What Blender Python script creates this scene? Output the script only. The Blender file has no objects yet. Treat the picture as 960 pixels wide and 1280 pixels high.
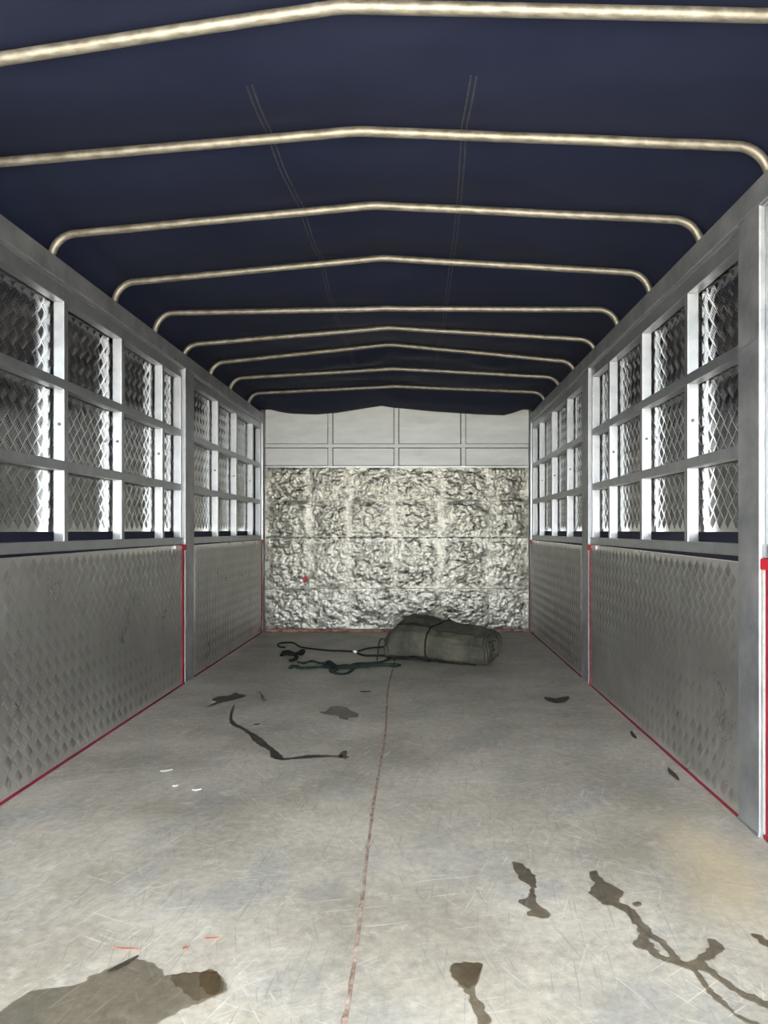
import bpy, bmesh, math, random
import numpy as np
from mathutils import Vector, noise, Matrix

random.seed(7)
SC = bpy.context.scene
COL = SC.collection

# ---------------------------------------------------------------- camera
F, CU, CV, CH = 961.0, 521.0, 663.0, 0.88      # focal length in px, vanishing point, eye height (m)
cam_d = bpy.data.cameras.new('camera')
cam_d.sensor_fit = 'HORIZONTAL'; cam_d.sensor_width = 36.0
cam_d.lens = 36.0 * F / 960.0
cam_d.shift_x = -(CU - 480.0) / 960.0
cam_d.shift_y = (CV - 640.0) / 960.0
cam_d.clip_start = 0.02
cam = bpy.data.objects.new('camera', cam_d); COL.objects.link(cam)
cam.location = (0, 0, CH); cam.rotation_euler = (math.radians(90), 0, 0)
SC.camera = cam

# ---------------------------------------------------------------- world, sun, exposure
W = bpy.data.worlds.new('overcast_sky'); SC.world = W; W.use_nodes = True
bg = W.node_tree.nodes['Background']
bg.inputs[0].default_value = (0.93, 0.97, 1.0, 1)
bg.inputs[1].default_value = 3.6
sun_d = bpy.data.lights.new('sun', 'SUN'); sun_d.energy = 13.0; sun_d.angle = math.radians(3)
sun_d.color = (1.0, 0.95, 0.86)
sun = bpy.data.objects.new('sun', sun_d); COL.objects.link(sun)
sun.rotation_euler = (math.radians(-38), math.radians(12), 0)     # from the cab side: lights only the yard behind the truck
SC.view_settings.view_transform = 'Standard'
SC.view_settings.look = 'None'
SC.view_settings.gamma = 1.0
SC.view_settings.use_curve_mapping = False
SC.view_settings.exposure = 1.85

# ---------------------------------------------------------------- materials
def mat(name, c1, c2=None, rough=0.5, metal=0.0, scale=6.0, rough2=None, bump=0.0, bscale=60.0, stretch=(1, 1, 1), spec=0.5):
    m = bpy.data.materials.new(name); m.use_nodes = True
    nt = m.node_tree; b = nt.nodes['Principled BSDF']
    b.inputs['Metallic'].default_value = metal
    b.inputs['Specular IOR Level'].default_value = spec
    tc = nt.nodes.new('ShaderNodeTexCoord'); mp = nt.nodes.new('ShaderNodeMapping')
    mp.inputs['Scale'].default_value = stretch
    nt.links.new(tc.outputs['Object'], mp.inputs['Vector'])
    n = nt.nodes.new('ShaderNodeTexNoise'); n.inputs['Scale'].default_value = scale
    n.inputs['Detail'].default_value = 6; n.inputs['Roughness'].default_value = 0.65
    nt.links.new(mp.outputs[0], n.inputs['Vector'])
    r = nt.nodes.new('ShaderNodeValToRGB')
    r.color_ramp.elements[0].position = 0.35; r.color_ramp.elements[1].position = 0.65
    r.color_ramp.elements[0].color = (*c1, 1); r.color_ramp.elements[1].color = (*(c2 or c1), 1)
    nt.links.new(n.outputs['Fac'], r.inputs['Fac']); nt.links.new(r.outputs[0], b.inputs['Base Color'])
    mr = nt.nodes.new('ShaderNodeMapRange')
    mr.inputs['From Min'].default_value = 0.3; mr.inputs['From Max'].default_value = 0.7
    mr.inputs['To Min'].default_value = rough; mr.inputs['To Max'].default_value = rough if rough2 is None else rough2
    nt.links.new(n.outputs['Fac'], mr.inputs['Value']); nt.links.new(mr.outputs[0], b.inputs['Roughness'])
    if bump:
        n2 = nt.nodes.new('ShaderNodeTexNoise'); n2.inputs['Scale'].default_value = bscale
        n2.inputs['Detail'].default_value = 5
        nt.links.new(mp.outputs[0], n2.inputs['Vector'])
        bp = nt.nodes.new('ShaderNodeBump'); bp.inputs['Strength'].default_value = bump
        bp.inputs['Distance'].default_value = 0.01
        nt.links.new(n2.outputs['Fac'], bp.inputs['Height']); nt.links.new(bp.outputs[0], b.inputs['Normal'])
    return m

M = {}
M['frame'] = mat('satin_aluminium', (0.43, 0.45, 0.475), (0.56, 0.58, 0.605), 0.34, 0.92, 9, 0.5, 0.03, 90)
M['rail'] = mat('scuffed_aluminium', (0.32, 0.335, 0.355), (0.52, 0.53, 0.55), 0.42, 0.85, 7, 0.6, 0.05, 80)
M['plate'] = mat('tread_plate_aluminium', (0.74, 0.735, 0.72), (0.88, 0.875, 0.86), 0.24, 0.97, 3.0, 0.42, 0.02, 25)
M['bars'] = mat('worn_tread_bars', (0.70, 0.69, 0.67), (0.86, 0.85, 0.83), 0.28, 0.97, 5, 0.40)
M['redd'] = mat('dark_red_paint', (0.16, 0.006, 0.022), (0.26, 0.010, 0.035), 0.55, 0.0, 14, 0.7)
M['seamw'] = mat('floor_weld', (0.15, 0.075, 0.055), (0.42, 0.35, 0.29), 0.75, 0.0, 22, 0.9, 0.5, 90)
M['dirt_shade'] = mat('dirt_and_gap_shade', (0.035, 0.034, 0.03), (0.08, 0.075, 0.065), 0.8, 0.0, 20)  # near-black: grime plus the shade of the sheet gaps, put into the colour
M['wplate'] = mat('bright_tread_plate', (0.64, 0.645, 0.65), (0.76, 0.765, 0.77), 0.10, 1.0, 5, 0.20, 0.02, 14)
M['pipe'] = mat('galvanised_pipe', (0.20, 0.18, 0.15), (0.40, 0.372, 0.32), 0.42, 0.7, 24, 0.6, 0.05, 120, (1, 4, 1))
M['tarp'] = mat('navy_tarpaulin', (0.0155, 0.0200, 0.046), (0.0225, 0.0275, 0.058), 0.55, 0.0, 2.2, 0.66, 0.05, 260, spec=0.12)
M['seam'] = mat('tarp_stitching', (0.020, 0.024, 0.040), (0.060, 0.064, 0.08), 0.7, 0.0, 40)
M['galv'] = mat('dented_galvanised_sheet', (0.11, 0.106, 0.090), (0.44, 0.43, 0.375), 0.20, 0.48, 24, 0.36, 0.35, 60)
M['sheet'] = mat('pale_wall_sheet', (0.55, 0.575, 0.575), (0.68, 0.705, 0.70), 0.45, 0.35, 3, 0.6, 0.06, 14, (1, 1, 4))
M['red'] = mat('red_paint', (0.42, 0.012, 0.035), (0.24, 0.008, 0.03), 0.5, 0.0, 14, 0.65)
M['redb'] = mat('bright_red_paint', (0.62, 0.015, 0.035), (0.5, 0.012, 0.03), 0.45, 0.0, 20, 0.6)
M['white'] = mat('white_sealant', (0.78, 0.76, 0.73), (0.6, 0.58, 0.56), 0.55, 0.0, 60)
M['rust'] = mat('rusty_weld', (0.17, 0.055, 0.035), (0.42, 0.30, 0.24), 0.75, 0.1, 26, 0.9, 0.5, 90)
M['bolt'] = mat('dark_bolt', (0.10, 0.10, 0.10), (0.16, 0.16, 0.16), 0.45, 0.8, 40)
M['canvas'] = mat('olive_canvas', (0.052, 0.056, 0.043), (0.118, 0.110, 0.086), 0.75, 0.0, 9, 0.9, 0.6, 22, spec=0.2)
M['rope'] = mat('dark_rope', (0.010, 0.012, 0.011), (0.03, 0.033, 0.03), 0.8, 0.0, 60, 0.9, 0.4, 200, spec=0.2)
M['strap'] = mat('dark_green_webbing', (0.012, 0.026, 0.020), (0.026, 0.045, 0.036), 0.75, 0.0, 40, 0.9, 0.4, 200, spec=0.25)
M['leaf'] = mat('dry_leaf', (0.018, 0.014, 0.010), (0.05, 0.038, 0.027), 0.7, 0.0, 60)
M['chipr'] = mat('red_paint_flake', (0.24, 0.085, 0.06), (0.36, 0.19, 0.14), 0.7, 0.0, 80)
M['chipw'] = mat('white_flake', (0.8, 0.79, 0.76), (0.7, 0.69, 0.66), 0.6, 0.0, 60)
M['ground'] = mat('yard_concrete', (0.44, 0.405, 0.325), (0.54, 0.50, 0.41), 0.8, 0.0, 0.8, 0.9)

def floor_material():
    m = bpy.data.materials.new('worn_floor_sheet'); m.use_nodes = True
    nt = m.node_tree; N = nt.nodes; L = nt.links; b = N['Principled BSDF']
    g = N.new('ShaderNodeNewGeometry')
    def noi(scale, sx=1, sy=1, rot=0, det=6, rg=0.6):
        m0 = N.new('ShaderNodeMapping'); m0.inputs['Rotation'].default_value = (0, 0, rot)
        m0.inputs['Location'].default_value = (rot * 7.3, scale * 0.37, 0)
        L.new(g.outputs['Position'], m0.inputs['Vector'])
        mp = N.new('ShaderNodeMapping'); mp.inputs['Scale'].default_value = (sx, sy, 1)
        L.new(m0.outputs[0], mp.inputs['Vector'])
        n = N.new('ShaderNodeTexNoise'); n.inputs['Scale'].default_value = scale
        n.inputs['Detail'].default_value = det; n.inputs['Roughness'].default_value = rg
        L.new(mp.outputs[0], n.inputs['Vector']); return n.outputs['Fac']
    def ramp(f, p0, p1, c0=(0, 0, 0, 1), c1=(1, 1, 1, 1)):
        r = N.new('ShaderNodeValToRGB'); r.color_ramp.elements[0].position = p0; r.color_ramp.elements[1].position = p1
        r.color_ramp.elements[0].color = c0; r.color_ramp.elements[1].color = c1
        L.new(f, r.inputs['Fac']); return r.outputs[0]
    def mix(f, a, c, blend='MIX'):
        x = N.new('ShaderNodeMix'); x.data_type = 'RGBA'; x.blend_type = blend
        for s, v in (('Factor', f), ('A', a), ('B', c)):
            i = [q for q in x.inputs if q.name == s and q.enabled][0]
            if hasattr(v, 'is_output'): L.new(v, i)
            else: i.default_value = v
        return [o for o in x.outputs if o.enabled][0]
    def math_(op, a, c=0.0):
        x = N.new('ShaderNodeMath'); x.operation = op
        for k, v in enumerate((a, c)):
            if hasattr(v, 'is_output'): L.new(v, x.inputs[k])
            else: x.inputs[k].default_value = v
        return x.outputs[0]
    base = ramp(noi(2.2, 1, 1.0), 0.36, 0.64, (0.31, 0.285, 0.235, 1), (0.49, 0.46, 0.395, 1))
    cool = ramp(noi(3.1, 1.6, 0.8, 0.5), 0.50, 0.66)
    c = mix(math_('MULTIPLY', cool, 0.5), base, (0.28, 0.29, 0.29, 1))
    fine = ramp(noi(38, 1, 1, 0, 8, 0.75), 0.35, 0.72, (0.66, 0.66, 0.66, 1), (1.28, 1.27, 1.24, 1))
    c = mix(0.75, c, fine, 'MULTIPLY')
    for rot, sc, lo in ((0.35, 7, 0.60), (-0.5, 8, 0.61), (1.35, 6, 0.61), (0.9, 9, 0.62), (-1.1, 7, 0.62)):
        sm_ = ramp(noi(1.7, 1, 1, rot * 3), 0.45, 0.62)
        s = ramp(noi(sc, 16, 0.7, rot, 2, 0.5), lo + 0.03, lo + 0.08)
        c = mix(math_('MULTIPLY', math_('MULTIPLY', s, sm_), 0.5), c, (0.66, 0.63, 0.56, 1))
    for rot, sc, lo in ((0.1, 6, 0.64), (-0.25, 8, 0.65)):
        s = ramp(noi(sc, 22, 0.6, rot, 2, 0.5), lo, lo + 0.04)
        c = mix(math_('MULTIPLY', s, 0.4), c, (0.17, 0.17, 0.165, 1))
    blot = ramp(noi(14, 1, 1, 0.7, 8, 0.72), 0.55, 0.70)
    c = mix(math_('MULTIPLY', blot, 0.55), c, (0.60, 0.575, 0.51, 1))
    dark = ramp(noi(5.5, 1.3, 0.8, 1.1, 8, 0.7), 0.58, 0.72)
    c = mix(math_('MULTIPLY', dark, 0.45), c, (0.20, 0.195, 0.18, 1))
    rust = ramp(noi(7, 1, 1, 0.3, 8, 0.8), 0.70, 0.76)
    c = mix(math_('MULTIPLY', rust, 0.5), c, (0.36, 0.20, 0.13, 1))
    # pink overspray along the red-painted panel feet and an ochre stain near the right post
    sx = N.new('ShaderNodeSeparateXYZ'); L.new(g.outputs['Position'], sx.inputs[0])
    d = math_('ABSOLUTE', math_('ADD', sx.outputs['X'], 0.1735))
    band = ramp(math_('ADD', d, math_('MULTIPLY', noi(5), 0.12)), 1.135, 1.215)
    c = mix(math_('MULTIPLY', band, 0.5), c, (0.40, 0.16, 0.24, 1))
    dx = math_('SUBTRACT', sx.outputs['X'], 0.78); dy = math_('SUBTRACT', sx.outputs['Y'], 2.0)
    rr = math_('SQRT', math_('ADD', math_('MULTIPLY', dx, math_('MULTIPLY', dx, 9.0)), math_('MULTIPLY', dy, dy)))
    oc = ramp(math_('ADD', rr, math_('MULTIPLY', noi(4), 0.5)), 0.2, 0.75, (1, 1, 1, 1), (0, 0, 0, 1))
    c = mix(math_('MULTIPLY', oc, 0.5), c, (0.60, 0.49, 0.28, 1))
    L.new(c, b.inputs['Base Color'])
    rg = N.new('ShaderNodeMapRange'); rg.inputs['To Min'].default_value = 0.36; rg.inputs['To Max'].default_value = 0.62
    L.new(noi(6), rg.inputs['Value']); L.new(rg.outputs[0], b.inputs['Roughness'])
    bp = N.new('ShaderNodeBump'); bp.inputs['Strength'].default_value = 0.12; bp.inputs['Distance'].default_value = 0.01
    L.new(noi(30, 1, 1, 0, 8, 0.7), bp.inputs['Height']); L.new(bp.outputs[0], b.inputs['Normal'])
    return m
M['floor'] = floor_material()

def wet_material(name, tint, tint2):
    m = bpy.data.materials.new(name); m.use_nodes = True
    nt = m.node_tree; N = nt.nodes; L = nt.links
    for n in list(N):
        if n.type == 'BSDF_PRINCIPLED': N.remove(n)
    out = [n for n in N if n.type == 'OUTPUT_MATERIAL'][0]
    tc = N.new('ShaderNodeNewGeometry')
    no = N.new('ShaderNodeTexNoise'); no.inputs['Scale'].default_value = 9; no.inputs['Detail'].default_value = 6
    L.new(tc.outputs['Position'], no.inputs['Vector'])
    r = N.new('ShaderNodeValToRGB'); r.color_ramp.elements[0].position = 0.35; r.color_ramp.elements[1].position = 0.68
    r.color_ramp.elements[0].color = (*tint2, 1); r.color_ramp.elements[1].color = (*tint, 1)
    L.new(no.outputs['Fac'], r.inputs['Fac'])
    t = N.new('ShaderNodeBsdfTransparent'); L.new(r.outputs[0], t.inputs[0])
    gl = N.new('ShaderNodeBsdfGlossy'); gl.inputs['Roughness'].default_value = 0.18; gl.inputs['Color'].default_value = (1, 1, 1, 1)
    fr = N.new('ShaderNodeFresnel'); fr.inputs['IOR'].default_value = 1.2
    mx = N.new('ShaderNodeMixShader'); L.new(fr.outputs[0], mx.inputs[0])
    L.new(t.outputs[0], mx.inputs[1]); L.new(gl.outputs[0], mx.inputs[2]); L.new(mx.outputs[0], out.inputs[0])
    return m
M['wet'] = wet_material('brown_water_film', (0.84, 0.80, 0.745), (0.79, 0.74, 0.685))
M['wetp'] = wet_material('pale_water_film', (0.91, 0.885, 0.845), (0.86, 0.83, 0.78))
M['wetd'] = wet_material('dark_water_film', (0.74, 0.69, 0.64), (0.60, 0.52, 0.46))

# ---------------------------------------------------------------- helpers
ROOT = {}
def wloc(o):
    v = Vector((0, 0, 0))
    while o is not None:
        v += o.location; o = o.parent
    return v
def tag(o, label=None, cat=None, group=None, kind=None):
    if label: o['label'] = label
    if cat: o['category'] = cat
    if group: o['group'] = group
    if kind: o['kind'] = kind
    return o
def empty(name, loc, label=None, cat=None, group=None, kind=None):
    o = bpy.data.objects.new(name, None); COL.objects.link(o); o.location = loc
    o.empty_display_size = 0.1
    return tag(o, label, cat, group, kind)
def obj(name, verts, faces, m, parent=None, smooth=False, origin=None):
    """verts in world space -> one mesh object; children keep the parent's origin"""
    me = bpy.data.meshes.new(name)
    v = np.asarray(verts, dtype=float)
    off = wloc(parent) if parent else (Vector(origin) if origin is not None else Vector((0, 0, 0)))
    v = v - np.array(off)
    me.from_pydata(v.tolist(), [], [tuple(int(i) for i in f) for f in faces])
    me.update()
    if smooth:
        me.polygons.foreach_set('use_smooth', [True] * len(me.polygons))
    me.materials.append(m)
    o = bpy.data.objects.new(name, me); COL.objects.link(o)
    if parent: o.parent = parent
    elif origin is not None: o.location = origin
    return o
def box(name, a, b, m, parent=None, bev=0.0, origin=None):
    (x0, y0, z0), (x1, y1, z1) = a, b
    x0, x1 = min(x0, x1), max(x0, x1)
    bm = bmesh.new()
    bmesh.ops.create_cube(bm, size=1.0)
    for v in bm.verts:
        v.co = Vector(((x0 + x1) / 2 + v.co.x * (x1 - x0), (y0 + y1) / 2 + v.co.y * (y1 - y0), (z0 + z1) / 2 + v.co.z * (z1 - z0)))
    if bev:
        bmesh.ops.bevel(bm, geom=list(bm.edges), offset=bev, segments=2, profile=0.6, affect='EDGES')
    bm.verts.index_update()
    vs = [tuple(v.co) for v in bm.verts]; fs = [[v.index for v in f.verts] for f in bm.faces]
    bm.free()
    return obj(name, vs, fs, m, parent, False, origin)
def tube_geo(pts, rad, segs=10, flat=1.0, up=None):
    P = [Vector(p) for p in pts]; n = len(P)
    rads = rad if isinstance(rad, (list, tuple)) else [rad] * n
    T = [(P[min(i + 1, n - 1)] - P[max(i - 1, 0)]).normalized() for i in range(n)]
    ref = Vector(up) if up else Vector((0, 0, 1))
    if up is None and abs(T[0].dot(ref)) > 0.95: ref = Vector((1, 0, 0))
    nrm = (ref - T[0] * ref.dot(T[0])).normalized()
    V, Fc = [], []
    for i in range(n):
        if up:
            q = ref - T[i] * ref.dot(T[i])
            if q.length > 1e-4: nrm = q.normalized()
        else:
            nrm = (nrm - T[i] * nrm.dot(T[i])).normalized()
        bn = T[i].cross(nrm)
        for k in range(segs):
            a = 2 * math.pi * k / segs
            V.append(tuple(P[i] + bn * math.cos(a) * rads[i] + nrm * math.sin(a) * rads[i] * flat))
    for i in range(n - 1):
        for k in range(segs):
            k2 = (k + 1) % segs
            Fc.append((i * segs + k, i * segs + k2, (i + 1) * segs + k2, (i + 1) * segs + k))
    Fc.append(tuple(range(segs - 1, -1, -1))); Fc.append(tuple((n - 1) * segs + k for k in range(segs)))
    return V, Fc
def spline(pts, n=8):
    P = [Vector(p) for p in pts]; out = []
    for i in range(len(P) - 1):
        p0 = P[max(i - 1, 0)]; p1 = P[i]; p2 = P[i + 1]; p3 = P[min(i + 2, len(P) - 1)]
        for k in range(n):
            t = k / n
            out.append(0.5 * ((2 * p1) + (p2 - p0) * t + (2 * p0 - 5 * p1 + 4 * p2 - p3) * t * t + (3 * p1 - p0 - 3 * p2 + p3) * t ** 3))
    out.append(P[-1]); return out
def nz(x, y, z=0.0): return noise.noise(Vector((x, y, z)))
def fbm(x, y, z=0.0, o=4): return noise.fractal(Vector((x, y, z)), 1.0, 2.0, o)
def fl(u, v, z=0.0):                       # where the line of sight through a photo point meets height z
    Y = (CH - z) * F / (v - CV); return Vector(((u - CU) * Y / F, Y, z))
def at(u, v, Y): return Vector(((u - CU) * Y / F, Y, CH - (v - CV) * Y / F))

XL, XR, YB = -1.326, 0.979, 6.67            # inner faces of the side walls, front bulkhead
YR0 = -0.05                                 # rear edge of the load bed

# ---------------------------------------------------------------- yard and floor
tag(obj('ground', [(-40, -60, -0.95), (40, -60, -0.95), (40, 20, -0.95), (-40, 20, -0.95)], [(0, 1, 2, 3)], M['ground']), kind='structure')
floor = tag(box('floor', (XL - 0.09, YR0, -0.09), (XR + 0.09, YB + 0.1, -0.004), M['rust'], None, 0, (0, 0, -0.09)), kind='structure')
def seam_x(Y): return -0.143 + 0.012 * math.sin(Y * 1.1 - 0.6) - 0.006 * math.sin(Y * 3.3)
ny = 60
ys = [YR0 + (YB - YR0) * i / ny for i in range(ny + 1)]
def plate_strip(side):
    V, Fc = [], []
    for y in ys:
        xs = seam_x(y) + side * 0.004
        xe = XL - 0.01 if side < 0 else XR + 0.01
        for x, z in ((xs, -0.004), (xs, 0.0), (xe, 0.0), (xe, -0.004)):
            V.append((x, y, z))
    for i in range(ny):
        for k in range(3):
            a = i * 4 + k; q = (a, a + 4, a + 5, a + 1)
            Fc.append(q if side > 0 else q[::-1])
    return V, Fc
for s in (-1, 1):
    V, Fc = plate_strip(s); obj('floor_plate', V, Fc, M['floor'], floor)
V, Fc = [], []
nw = 420
for i in range(nw + 1):
    y = YR0 + (YB - 0.05 - YR0) * i / nw; x = seam_x(y)
    w = 0.0055 + 0.0045 * max(0, nz(y * 9, 3)) + 0.012 * max(0.0, nz(y * 17, 8.0)) * (1.0 if y < 3.2 else 0.3)
    w2 = 0.005 + 0.003 * nz(y * 17, 5)
    h = 0.002 + 0.0018 * nz(y * 40, 1)
    V += [(x - w, y, -0.001), (x - w * 0.4, y, h), (x + w2 * 0.4, y, h), (x + w2, y, -0.001)]
for i in range(nw):
    for k in range(3):
        a = i * 4 + k; Fc.append((a, a + 1, a + 5, a + 4))
obj('weld_seam', V, Fc, M['seamw'], floor, True)

# ---------------------------------------------------------------- tread plate pattern (raised five-bar lozenges)
def tread(name, X, n, y0, y1, z0, z1, m, parent, ztop=None, h=0.0023):
    p = 0.067; L = 0.040; w = 0.0056; sp = 0.0090
    gy = np.arange(y0 + 0.5 * p, y1 - 0.3 * p, p); gz = np.arange(z0 + 0.5 * p, z1 - 0.2 * p, p)
    A = np.array([(a, c) for a in gy for c in gz]); B = A + p / 2
    r2 = 1 / math.sqrt(2)
    cen, dirs = [], []
    for G, d in ((A, (r2, r2)), (B, (r2, -r2))):
        e = (-d[1], d[0])
        for k in range(-2, 3):
            cen.append(G + np.array(e) * k * sp); dirs.append(np.tile(d, (len(G), 1)))
    cen = np.concatenate(cen); dirs = np.concatenate(dirs)
    lim = L * 0.5 * r2 + 0.004
    top = np.full(len(cen), z1) if ztop is None else np.array([ztop(y) for y in cen[:, 0]])
    ok = (cen[:, 0] > y0 + lim) & (cen[:, 0] < y1 - lim) & (cen[:, 1] > z0 + lim) & (cen[:, 1] < top - lim)
    cen, dirs = cen[ok], dirs[ok]
    e = np.stack([-dirs[:, 1], dirs[:, 0]], 1)
    base = [cen + dirs * (sx * L / 2) + e * (sy * w / 2) for sx, sy in ((-1, -1), (1, -1), (1, 1), (-1, 1))]
    rid = [cen + dirs * (sx * (L / 2 - w)) for sx in (-1, 1)]
    N = len(cen)
    V = np.zeros((N, 6, 3))
    for k, q in enumerate(base + rid):
        V[:, k, 0] = X + (n * h if k > 3 else -n * 0.0003); V[:, k, 1] = q[:, 0]; V[:, k, 2] = q[:, 1]
    V = V.reshape(-1, 3)
    I = np.arange(N)[:, None] * 6
    quads = np.concatenate([I + np.array([[0, 1, 5, 4]]), I + np.array([[2, 3, 4, 5]])])
    tris = np.concatenate([I + np.array([[1, 2, 5]]), I + np.array([[3, 0, 4]])])
    if n < 0: quads = quads[:, ::-1]; tris = tris[:, ::-1]
    me = bpy.data.meshes.new(name)
    off = wloc(parent); V = V - np.array(off)
    loops = np.concatenate([quads.ravel(), tris.ravel()])
    me.vertices.add(len(V)); me.vertices.foreach_set('co', V.ravel())
    me.loops.add(len(loops)); me.loops.foreach_set('vertex_index', loops.astype(np.int32))
    nq, ntr = len(quads), len(tris)
    me.polygons.add(nq + ntr)
    st = np.concatenate([np.arange(nq) * 4, nq * 4 + np.arange(ntr) * 3]).astype(np.int32)
    me.polygons.foreach_set('loop_start', st)
    me.update(calc_edges=True); me.validate()
    me.materials.append(m)
    o = bpy.data.objects.new(name, me); COL.objects.link(o); o.parent = parent
    o['kind'] = 'stuff'
    return o

# ---------------------------------------------------------------- side walls
bolt_me = None
def bolt_mesh():
    bm = bmesh.new()
    bmesh.ops.create_cone(bm, cap_ends=True, segments=10, radius1=0.007, radius2=0.006, depth=0.006, matrix=Matrix.Rotation(math.pi / 2, 4, 'X'))
    me = bpy.data.meshes.new('bolt'); bm.to_mesh(me); bm.free(); me.materials.append(M['bolt']); return me
bolt_me = bolt_mesh()

win_no = 0
Z_RB, Z_RT = 0.800, 0.839                   # rail under the windows
Z_B2, Z_B1 = (1.108, 1.145), (1.418, 1.455) # cross bars
Z_TF = 1.752                                # underside of the window head
Z_P = 1.813                                 # top of posts
Z_TR = 1.890                                # top of the top rail

def side(sname, XW, s, posts, mulls):
    """s = +1: the wall lies on the +X side, its inner face looks to -X"""
    global win_no
    n = -s
    wall = empty('wall_' + sname, (XW + s * 0.03, 0, 0), kind='structure')
    # top rail with a lip along its lower edge
    tr = box('top_rail', (XW, YR0, Z_P), (XW + s * 0.08, YB + 0.03, Z_TR), M['rail'], wall, 0.006)
    box('rail_lip', (XW + s * 0.006, YR0, Z_P - 0.008), (XW + s * 0.03, YB - 0.01, Z_P + 0.001), M['frame'], tr, 0.002)
    for (p0, p1) in posts:
        po = box('post', (XW, p0, -0.004), (XW + s * 0.07, p1, Z_P), M['rail'], wall, 0.004)
        # ragged weld where two lengths of the post meet
        if abs(p0 - 2.25) < 0.2:
            V, Fc = tube_geo([(XW + s * 0.001, p0 + 0.006 + (p1 - p0 - 0.012) * i / 24, 1.437 + 0.003 * nz(i * 1.7, 2) - 0.012 * i / 24) for i in range(25)], [0.0022 + 0.0016 * abs(nz(i * 2.3, 4)) for i in range(25)], 6)
            obj('weld_bead', V, Fc, M['frame'], po, True)
        V, Fc = [], []
        foot = tube_geo([(XW + s * 0.002, p0 + (p1 - p0) * i / 14, 0.004 + 0.003 * nz(i * 1.3, XW)) for i in range(15)], [0.004 + 0.004 * abs(nz(i * 1.9, 7 + XW)) for i in range(15)], 6)
        obj('foot_weld', foot[0], foot[1], M['frame'], po, True)
    edges = [p for p in posts] + [(YB - 0.045, YB)]
    for bi in range(3):
        y0, y1 = edges[bi][1], edges[bi + 1][0]
        # ------------- lower tread panel with red edging
        zn = (0.782 if bi == 1 else 0.785) if s > 0 else 0.789
        zf = 0.797
        top = lambda y, a=y0, c=y1, zn=zn, zf=zf: zn + (zf - zn) * (y - a) / (c - a)
        xi = XW + s * (0.004 if bi else 0.012); xo = xi + s * 0.03
        e = 0.004
        V = [(xi, y0 + e, 0.003), (xi, y1 - e, 0.003), (xi, y1 - e, top(y1)), (xi, y0 + e, top(y0)),
             (xo, y0 + e, 0.003), (xo, y1 - e, 0.003), (xo, y1 - e, top(y1)), (xo, y0 + e, top(y0))]
        Fc = [(0, 1, 2, 3), (7, 6, 5, 4), (0, 4, 5, 1), (2, 6, 7, 3), (1, 5, 6, 2), (0, 3, 7, 4)]
        if s < 0: pass
        else: Fc = [f[::-1] for f in Fc]
        pn = obj('tread_panel', V, Fc, M['plate'], wall)
        tread('tread_pattern', xi, n, y0 + 0.02, y1 - 0.03, 0.02, 0.8, M['bars'], pn, top)
        box('edge_trim', (xi - s * 0.003, y1 - (0.062 if s < 0 else 0.045), 0.004), (xi + s * 0.02, y1 - 0.019, 0.785), M['red'], pn, 0.002)
        box('edge_trim', (xi - s * 0.002, y0 + 0.004, 0.0015), (xi + s * 0.012, y1 - 0.004, 0.012), M['redd'], pn, 0.001)
        box('sealant_strip', (xi - s * 0.0035, y1 - 0.018, 0.02), (xi + s * 0.02, y1 - 0.0045, 0.77), M['white'], pn)
        cb = box('corner_bracket', (xi - s * 0.010, y1 - 0.085, 0.768), (xi + s * 0.03, y1 - 0.001, 0.7995), M['redb'], pn, 0.003)
        box('bracket_tip', (xi - s * 0.009, y1 - 0.20, 0.776), (xi + s * 0.02, y1 - 0.086, 0.796), M['white'], pn, 0.003)
        # ------------- window gate
        win_no += 1
        xf = XW + s * 0.017; xb = XW + s * 0.060; xp = XW + s * 0.069
        win = empty('window_%d' % win_no, (XW + s * 0.04, (y0 + y1) / 2, Z_RB), kind='structure')
        e = 0.003
        box('bottom_rail', (xf - s * 0.006, y0 + e, Z_RB + 0.001), (xb, y1 - e, Z_RT), M['frame'], win, 0.003)
        box('head_rail', (xf, y0 + e, Z_TF), (xb, y1 - e, Z_P - 0.009), M['frame'], win, 0.003)
        for a, c in (Z_B2, Z_B1):
            box('cross_bar', (xf, y0 + e, a), (xb, y1 - e, c), M['frame'], win, 0.0025)
        box('stile', (xf + s * 0.001, y0 + e, Z_RT - 0.001), (xb - s * 0.001, y0 + 0.03, Z_TF + 0.001), M['frame'], win, 0.0025)
        box('stile', (xf + s * 0.001, y1 - 0.035, Z_RT - 0.001), (xb - s * 0.001, y1 - e, Z_TF + 0.001), M['frame'], win, 0.0025)
        for my in mulls[bi]:
            mu = box('mullion', (xf + s * 0.0006, my, Z_RT - 0.001), (xb - s * 0.001, my + 0.034, Z_TF + 0.001), M['frame'], win, 0.0025)
            bo = bpy.data.objects.new('bolt', bolt_me); COL.objects.link(bo); bo.parent = mu
            bo.location = Vector((XW + s * 0.037, my - 0.002, 1.285)) - wloc(win)
        bpz = Z_RT + 0.036
        bp = box('backing_plate', (xp, y0 + 0.004, bpz), (xp + s * 0.004, y1 - 0.004, Z_P - 0.02), M['wplate'], win)
        tread('tread_pattern', xp, n, y0 + 0.01, y1 - 0.01, bpz + 0.004, Z_P - 0.03, M['wplate'], bp)
    return wall

side('left', XL, -1, [(0.06, 0.21), (2.28, 2.445), (4.41, 4.58)],
     [(0.70, 1.27, 1.82), (2.93, 3.50, 4.06), (5.19, 5.72, 6.28)])
side('right', XR, 1, [(0.0, 0.144), (2.20, 2.344), (4.393, 4.563)],
     [(0.60, 1.16, 1.72), (2.83, 3.40, 3.97), (5.09, 5.66, 6.23)])

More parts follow.
